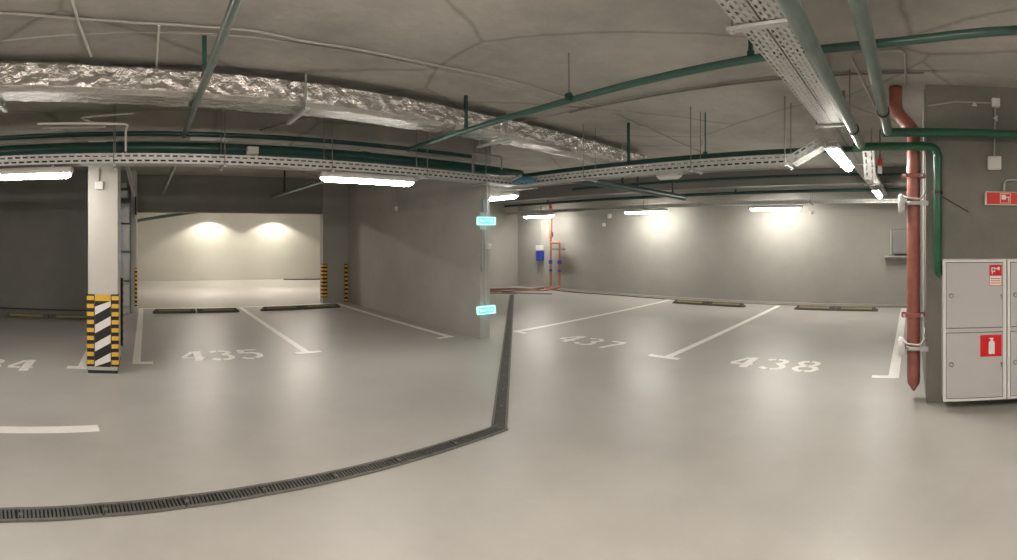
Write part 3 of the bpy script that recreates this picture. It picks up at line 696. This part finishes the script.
# lights outside the frame: the overhead row, plus one added to brighten the foreground
N0 = luminaire('tube_near'); N0.location = (.7, .78, 2.42); N0['label'] = 'tube light under the overhead trays above the viewer'; N0['group'] = 'tube lights outside the frame'
for loc, rz, lb in [((-3.3, .775, 2.40), 0, 'tube light of the overhead row behind the viewer'), ((1.2, -2.6, 2.5), 0, 'added fill tube light behind the viewer')]:
    dup(N0, loc, rz, lb)
def wall_washer(x, lb):
    t = thing('wall_light', lb, 'wall light', (x, 18, 2.50), 0, 'far room wall lights')
    q = MB(); q.bbox(-.09, .09, -.68, -.52, .0, .07, 'white', .01); q.build('housing', t)
    q = MB(); q.box(-.02, .02, -.52, -.003, .02, .05, 'white'); q.build('wall_arm', t)
    q = MB(); q.tube([(0, -.60, -.012), (0, -.60, 0)], .05, 'tube_far', 14); q.build('lens', t)
    l = bpy.data.lights.new('wall_light_beam', 'SPOT'); l.energy = 120; l.spot_size = math.radians(132); l.spot_blend = .3; l.shadow_soft_size = .03; l.color = (1, .94, .80)
    o = bpy.data.objects.new('wall_light_beam', l); C.objects.link(o); o.parent = t; o.location = (0, -.60, -.02); o.rotation_euler = (0, 0, 0)
wall_washer(2.40, 'small wall-washing light in the far bright room, left one')
wall_washer(4.86, 'small wall-washing light in the far bright room, right one')
FR = luminaire('tube_near'); FR.location = (1.6, 13.6, 2.7); FR['label'] = 'unseen tube light added to brighten the far room, left'; FR['group'] = 'added far room fill lights'  # unseen lamps added as fill for the far room
dup(FR, (4.6, 13.6, 2.7), 0, 'unseen tube light added to brighten the far room, right')
U0 = luminaire('off', .22); U0.location = (7.6, 4.12, 2.62); U0.rotation_euler = (0, 0, PI/2); U0['label'] = 'short unlit white fixture above the right bays'; U0['group'] = 'unlit fixtures'

# ================================================================== EXIT SIGNS
def text_part(txt, size, parent, m, loc, rot, name='lettering', depth=.001):
    cu = bpy.data.curves.new(name, 'FONT'); cu.body = txt; cu.size = size; cu.align_x = 'CENTER'; cu.align_y = 'CENTER'; cu.extrude = depth
    tmp = bpy.data.objects.new(name, cu); C.objects.link(tmp); bpy.context.view_layer.update()
    me = bpy.data.meshes.new_from_object(tmp.evaluated_get(bpy.context.evaluated_depsgraph_get())); bpy.data.objects.remove(tmp)
    me.materials.clear(); me.materials.append(M[m]); o = bpy.data.objects.new(name, me); C.objects.link(o); o.parent = parent; o.location = loc; o.rotation_euler = rot
    return o
def exit_sign(label, c, tilt):
    t = thing('exit_sign', label, 'exit sign', c, 0, 'lit exit signs'); t.rotation_euler = (0, tilt, -.55)
    q = MB(); q.bbox(-.145, .145, -.025, .02, -.062, .062, 'exitend', .01); q.build('housing', t)
    q = MB(); q.box(-.115, .115, -.029, -.025, -.04, .04, 'exit'); p = q.build('panel', t)
    text_part('ВЫХОД', .055, p, 'exittext', (0, -.031, 0), (PI/2, 0, 0))
    q = MB(); q.tube([(0, .0, .062), (0, 0, .12)], .012, 'galv', 10); q.build('stem', t)
exit_sign('glowing turquoise exit sign high on the partition end', (4.75, 5.64, 1.786), 0)
exit_sign('glowing turquoise exit sign low on the partition end, slightly tilted', (4.75, 5.64, .445), -.08)
cond('silver conduit down the end of the partition, from ceiling to upper sign', [(4.82, 5.705, 2.9), (4.82, 5.705, 1.88)], .012, 'galv')
cond('silver conduit down the end of the partition between the two signs', [(4.79, 5.705, 1.72), (4.79, 5.705, .51)], .010, 'galv')
cond('short thick grey conduit on the partition end beside the white box', [(4.725, 5.70, 1.66), (4.725, 5.70, 1.02)], .016, 'galv_dull')
q = MB(); q.bbox(4.71, 4.79, 5.66, 5.717, 1.92, 2.12, 'steelblue')
tag(q.build('terminal_box'), 'grey terminal box above the upper exit sign', 'junction box')
# wrapped junction
t = thing('cable_bundle', 'light blue wrapped cable bundle at the tray junction', 'cable bundle', (4.70, 4.84, 2.30))
q = MB(); q.tube([(-.02, .14, .0), (.02, .02, .03), (.05, -.14, .02), (.06, -.22, .0)], .05, 'bluewrap', 12, radii=[.02, .042, .038, .02], bend=.0); q.build('wrapped_coil', t)
q = MB(); q.tube([(-.25, .16, .05), (-.05, .08, .07), (.02, -.02, .10), (-.1, .1, .02)], .02, 'cond', 8, bend=.05); q.tube([(-.3, .1, .06), (-.1, .0, .08), (0, .12, .06)], .015, 'galv', 8, bend=.04); q.build('cable', t)

# ================================================================== PUMP CORNER
t = thing('riser_pipe', 'orange-red vertical pipe with branch in the far corner', 'pipe', (10.95, 9.98, 0))
q = MB(); q.tube([(0, 0, 2.63), (0, 0, 1.55)], .055, 'orange', 14); q.build('upper_pipe', t)
q = MB(); q.tube([(0, 0, 1.56), (0, 0, .10), (-.2, .05, .06)], .035, 'orange', 12, bend=.06); q.build('lower_pipe', t)
q = MB(); q.tube([(0, 0, 1.42), (0, -.36, 1.42), (0, -.36, .10), (-.2, -.3, .06)], .035, 'orange', 12, bend=.05); q.build('branch_pipe', t)
for dy in (0, -.36):
    q = MB(); q.tube([(0, dy, .78), (0, dy, .90)], .055, 'blue', 12); q.tube([(-.09, dy, .84), (0, dy, .84)], .02, 'blue', 8); q.build('blue_valve', t)
    q = MB(); q.tube([(0, dy, .55), (0, dy, .62)], .05, 'blue', 12); q.build('blue_flange', t)
q = MB(); q.tube([(-.02, -.05, 1.72), (-.05, -.13, 1.72), (-.05, -.13, 1.60)], .02, 'rail', 8); q.build('gauge', t)
q = MB(); q.box(-.04, .04, -.55, -.04, 1.20, 1.25, 'rod'); q.build('wall_bracket', t)
t = thing('pump_controller', 'blue pump control units under a pale box on the corner wall', 'pump controller', (11.197, 10.52, .75))
q = MB(); q.bbox(-.12, 0, -.05, .22, .42, .58, 'condw', .01); q.build('top_box', t)
for dy in (0, .13):
    q = MB(); q.bbox(-.16, 0, dy-.045, dy+.045, .1, .40, 'blue', .015); q.build('blue_unit', t)
    q = MB(); q.tube([(-.08, dy, .1), (-.08, dy, -.05)], .012, 'cond', 8); q.tube([(-.08, dy, -.05), (-.08, dy+.03, -.3)], .009, 'cond', 8); q.build('cable', t)
q = MB(); q.tube([(-.03, .1, .58), (-.03, .1, 1.9)], .009, 'cond', 8); q.build('conduit', t)
pipe('brown hose lying on the floor in the pump corner, front one', [(10.72, 9.68, .06), (10.45, 9.72, .03), (10.1, 10.25, .03), (9.55, 10.3, .03), (9.1, 10.9, .03)], .024, 'rust', .2, 10, 'hose', 'hose')
pipe('brown hose lying on the floor in the pump corner, rear one', [(10.72, 10.04, .06), (10.4, 10.2, .03), (10.1, 10.75, .03), (9.3, 11.15, .03)], .026, 'hose', .2, 10, 'hose', 'hose')
pipe('thin brown cable along the foot of the right wall', [(10.83, 9.9, .012), (10.70, 9.0, .012), (10.86, 7.6, .012), (10.84, 6.0, .012)], .012, 'hose', .3, 8, 'cable', 'cable')

# ================================================================== LEFT ENCLOSURES
t = thing('electrical_cabinet', 'stacked blue-grey electrical boxes behind the striped column', 'electrical cabinet', (-.42, 10.295, 0))
for z0, z1, nm in ((.12, .66, 'lower_box'), (.68, 1.25, 'middle_box'), (1.27, 1.82, 'upper_box'), (1.84, 2.25, 'top_box')):
    q = MB(); q.bbox(-.14, .14, -.42, 0, z0, z1, 'steelblue', .01); bx = q.build(nm, t)
    q = MB(); q.bbox(.01, .12, -.435, -.42, z0+.06, z1-.06, 'cab' if nm == 'lower_box' else 'galv_dull', .003); q.build('cover_plate', bx)
q = MB(); q.box(-.14, .14, -.4, 0, 0, .12, 'galv_dull'); q.build('base', t)
q = MB(); q.bbox(-.50, -.33, 9.9, 10.3, 2.35, 2.5, 'steelblue', .01); q.bbox(-.47, -.35, 9.9, 10.3, 2.55, 2.66, 'galv_dull', .01)
tag(q.build('junction_box'), 'small metal boxes above the stacked electrical boxes', 'junction box')
q = MB(); q.bbox(-.19, -.15, 10.14, 10.2, 2.02, 2.42, 'black', .004); q.tube([(-.17, 10.17, 2.02), (-.17, 10.17, 1.95)], .02, 'galv', 8)
tag(q.build('speaker'), 'slim black device hanging at the left corner of the wide opening', 'device')
# alarm beacon at the pipe end, detectors
t = thing('alarm_sounder', 'red and white alarm sounder hanging right of the trays', 'alarm', (6.4, .42, 2.42))
q = MB(); q.bbox(-.032, .032, -.032, .032, .05, .15, 'redbox', .01); q.build('red_body', t)
q = MB(); q.bbox(-.028, .028, -.03, .03, -.05, .05, 'white', .01); q.build('white_lens', t)
q = MB(); q.tube([(0, 0, .15), (0, 0, .53)], .01, 'rod', 8); q.build('stem', t)
t = thing('sprinkler', 'small red sprinkler stub between the two grey-green pipes', 'sprinkler', (4.7, .66, 2.68))
q = MB(); q.tube([(0, 0, 0), (0, 0, .12)], .035, 'orange', 12); q.tube([(0, 0, -.04), (0, 0, 0)], .05, 'orange', 12); q.build('sprinkler_body', t)
q = MB(); q.tube([(0, 0, .12), (0, 0, .27)], .014, 'rod', 8); q.build('stem', t)
def det(label, c):
    t = thing('detector', label, 'detector', c, 0, 'small white detectors')
    q = MB(); q.tube([(0, 0, 0), (0, 0, .04), (0, 0, .06)], .05, 'white', 16, radii=[.035, .055, .055]); q.build('detector_head', t)
    q = MB(); q.tube([(0, 0, .06), (0, 0, .11)], .01, 'white', 8); q.build('stem', t)
det('small white detector under the far tray, left of the far right lamp end', (10.56, 2.92, 2.07)); det('small white detector under the far tray beside the lamp, right one', (10.56, 2.2, 2.07))
junction_box('white square box on the right wall below the far tray, upper one', (11.2, 7.95, 2.17), '-x', .12)
junction_box('white square box on the right wall below the far tray, lower one', (11.2, 8.15, 1.93), '-x', .10)
q = MB(); q.tube([(6.9, 17.3, .02), (5.6, 17.5, .02), (5.2, 17.7, .02)], .02, 'black', 8)
tag(q.build('cable'), 'dark cable lying on the floor of the bright far room', 'cable')
q = MB(); q.box(.5, .9, 5.25, 5.33, 2.572, 2.61, 'galv_dull'); tag(q.build('pipe_support'), 'small grey bracket on top of the main green pipe above number 435', 'bracket')
q = MB(); q.box(1.10, 1.22, 5.10, 5.19, 2.42, 2.50, 'condw'); tag(q.build('junction_box'), 'pale box clipped to the main green pipe left of the tube light', 'junction box')

# ================================================================== WORLD, CAMERA, VIEW
w = bpy.data.worlds.new('World'); S.world = w; w.use_nodes = True
w.node_tree.nodes['Background'].inputs['Color'].default_value = (.5, .48, .45, 1); w.node_tree.nodes['Background'].inputs['Strength'].default_value = .02
F = 489.; HOR = 240.
cam = bpy.data.cameras.new('camera'); co = bpy.data.objects.new('camera', cam); C.objects.link(co); S.camera = co
cam.type = 'PANO'; cam.panorama_type = 'CENTRAL_CYLINDRICAL'
half = 1017/2/F
cam.central_cylindrical_range_u_min = -half; cam.central_cylindrical_range_u_max = half
cam.central_cylindrical_range_v_min = -(560-HOR)/F; cam.central_cylindrical_range_v_max = HOR/F
cam.central_cylindrical_radius = 1.0
cam.clip_start = .01; cam.clip_end = 100
co.location = (0, 0, H); yaw = (912-508.5)/F
co.rotation_euler = (PI/2, 0, yaw-PI/2)
S.view_settings.view_transform = 'Standard'; S.view_settings.look = 'None'; S.view_settings.gamma = 1; S.view_settings.use_curve_mapping = False
S.view_settings.exposure = 0.82
S.cycles.max_bounces = 10; S.cycles.diffuse_bounces = 6; S.cycles.glossy_bounces = 4
S.cycles.use_denoising = True
S.cycles.sample_clamp_indirect = 6
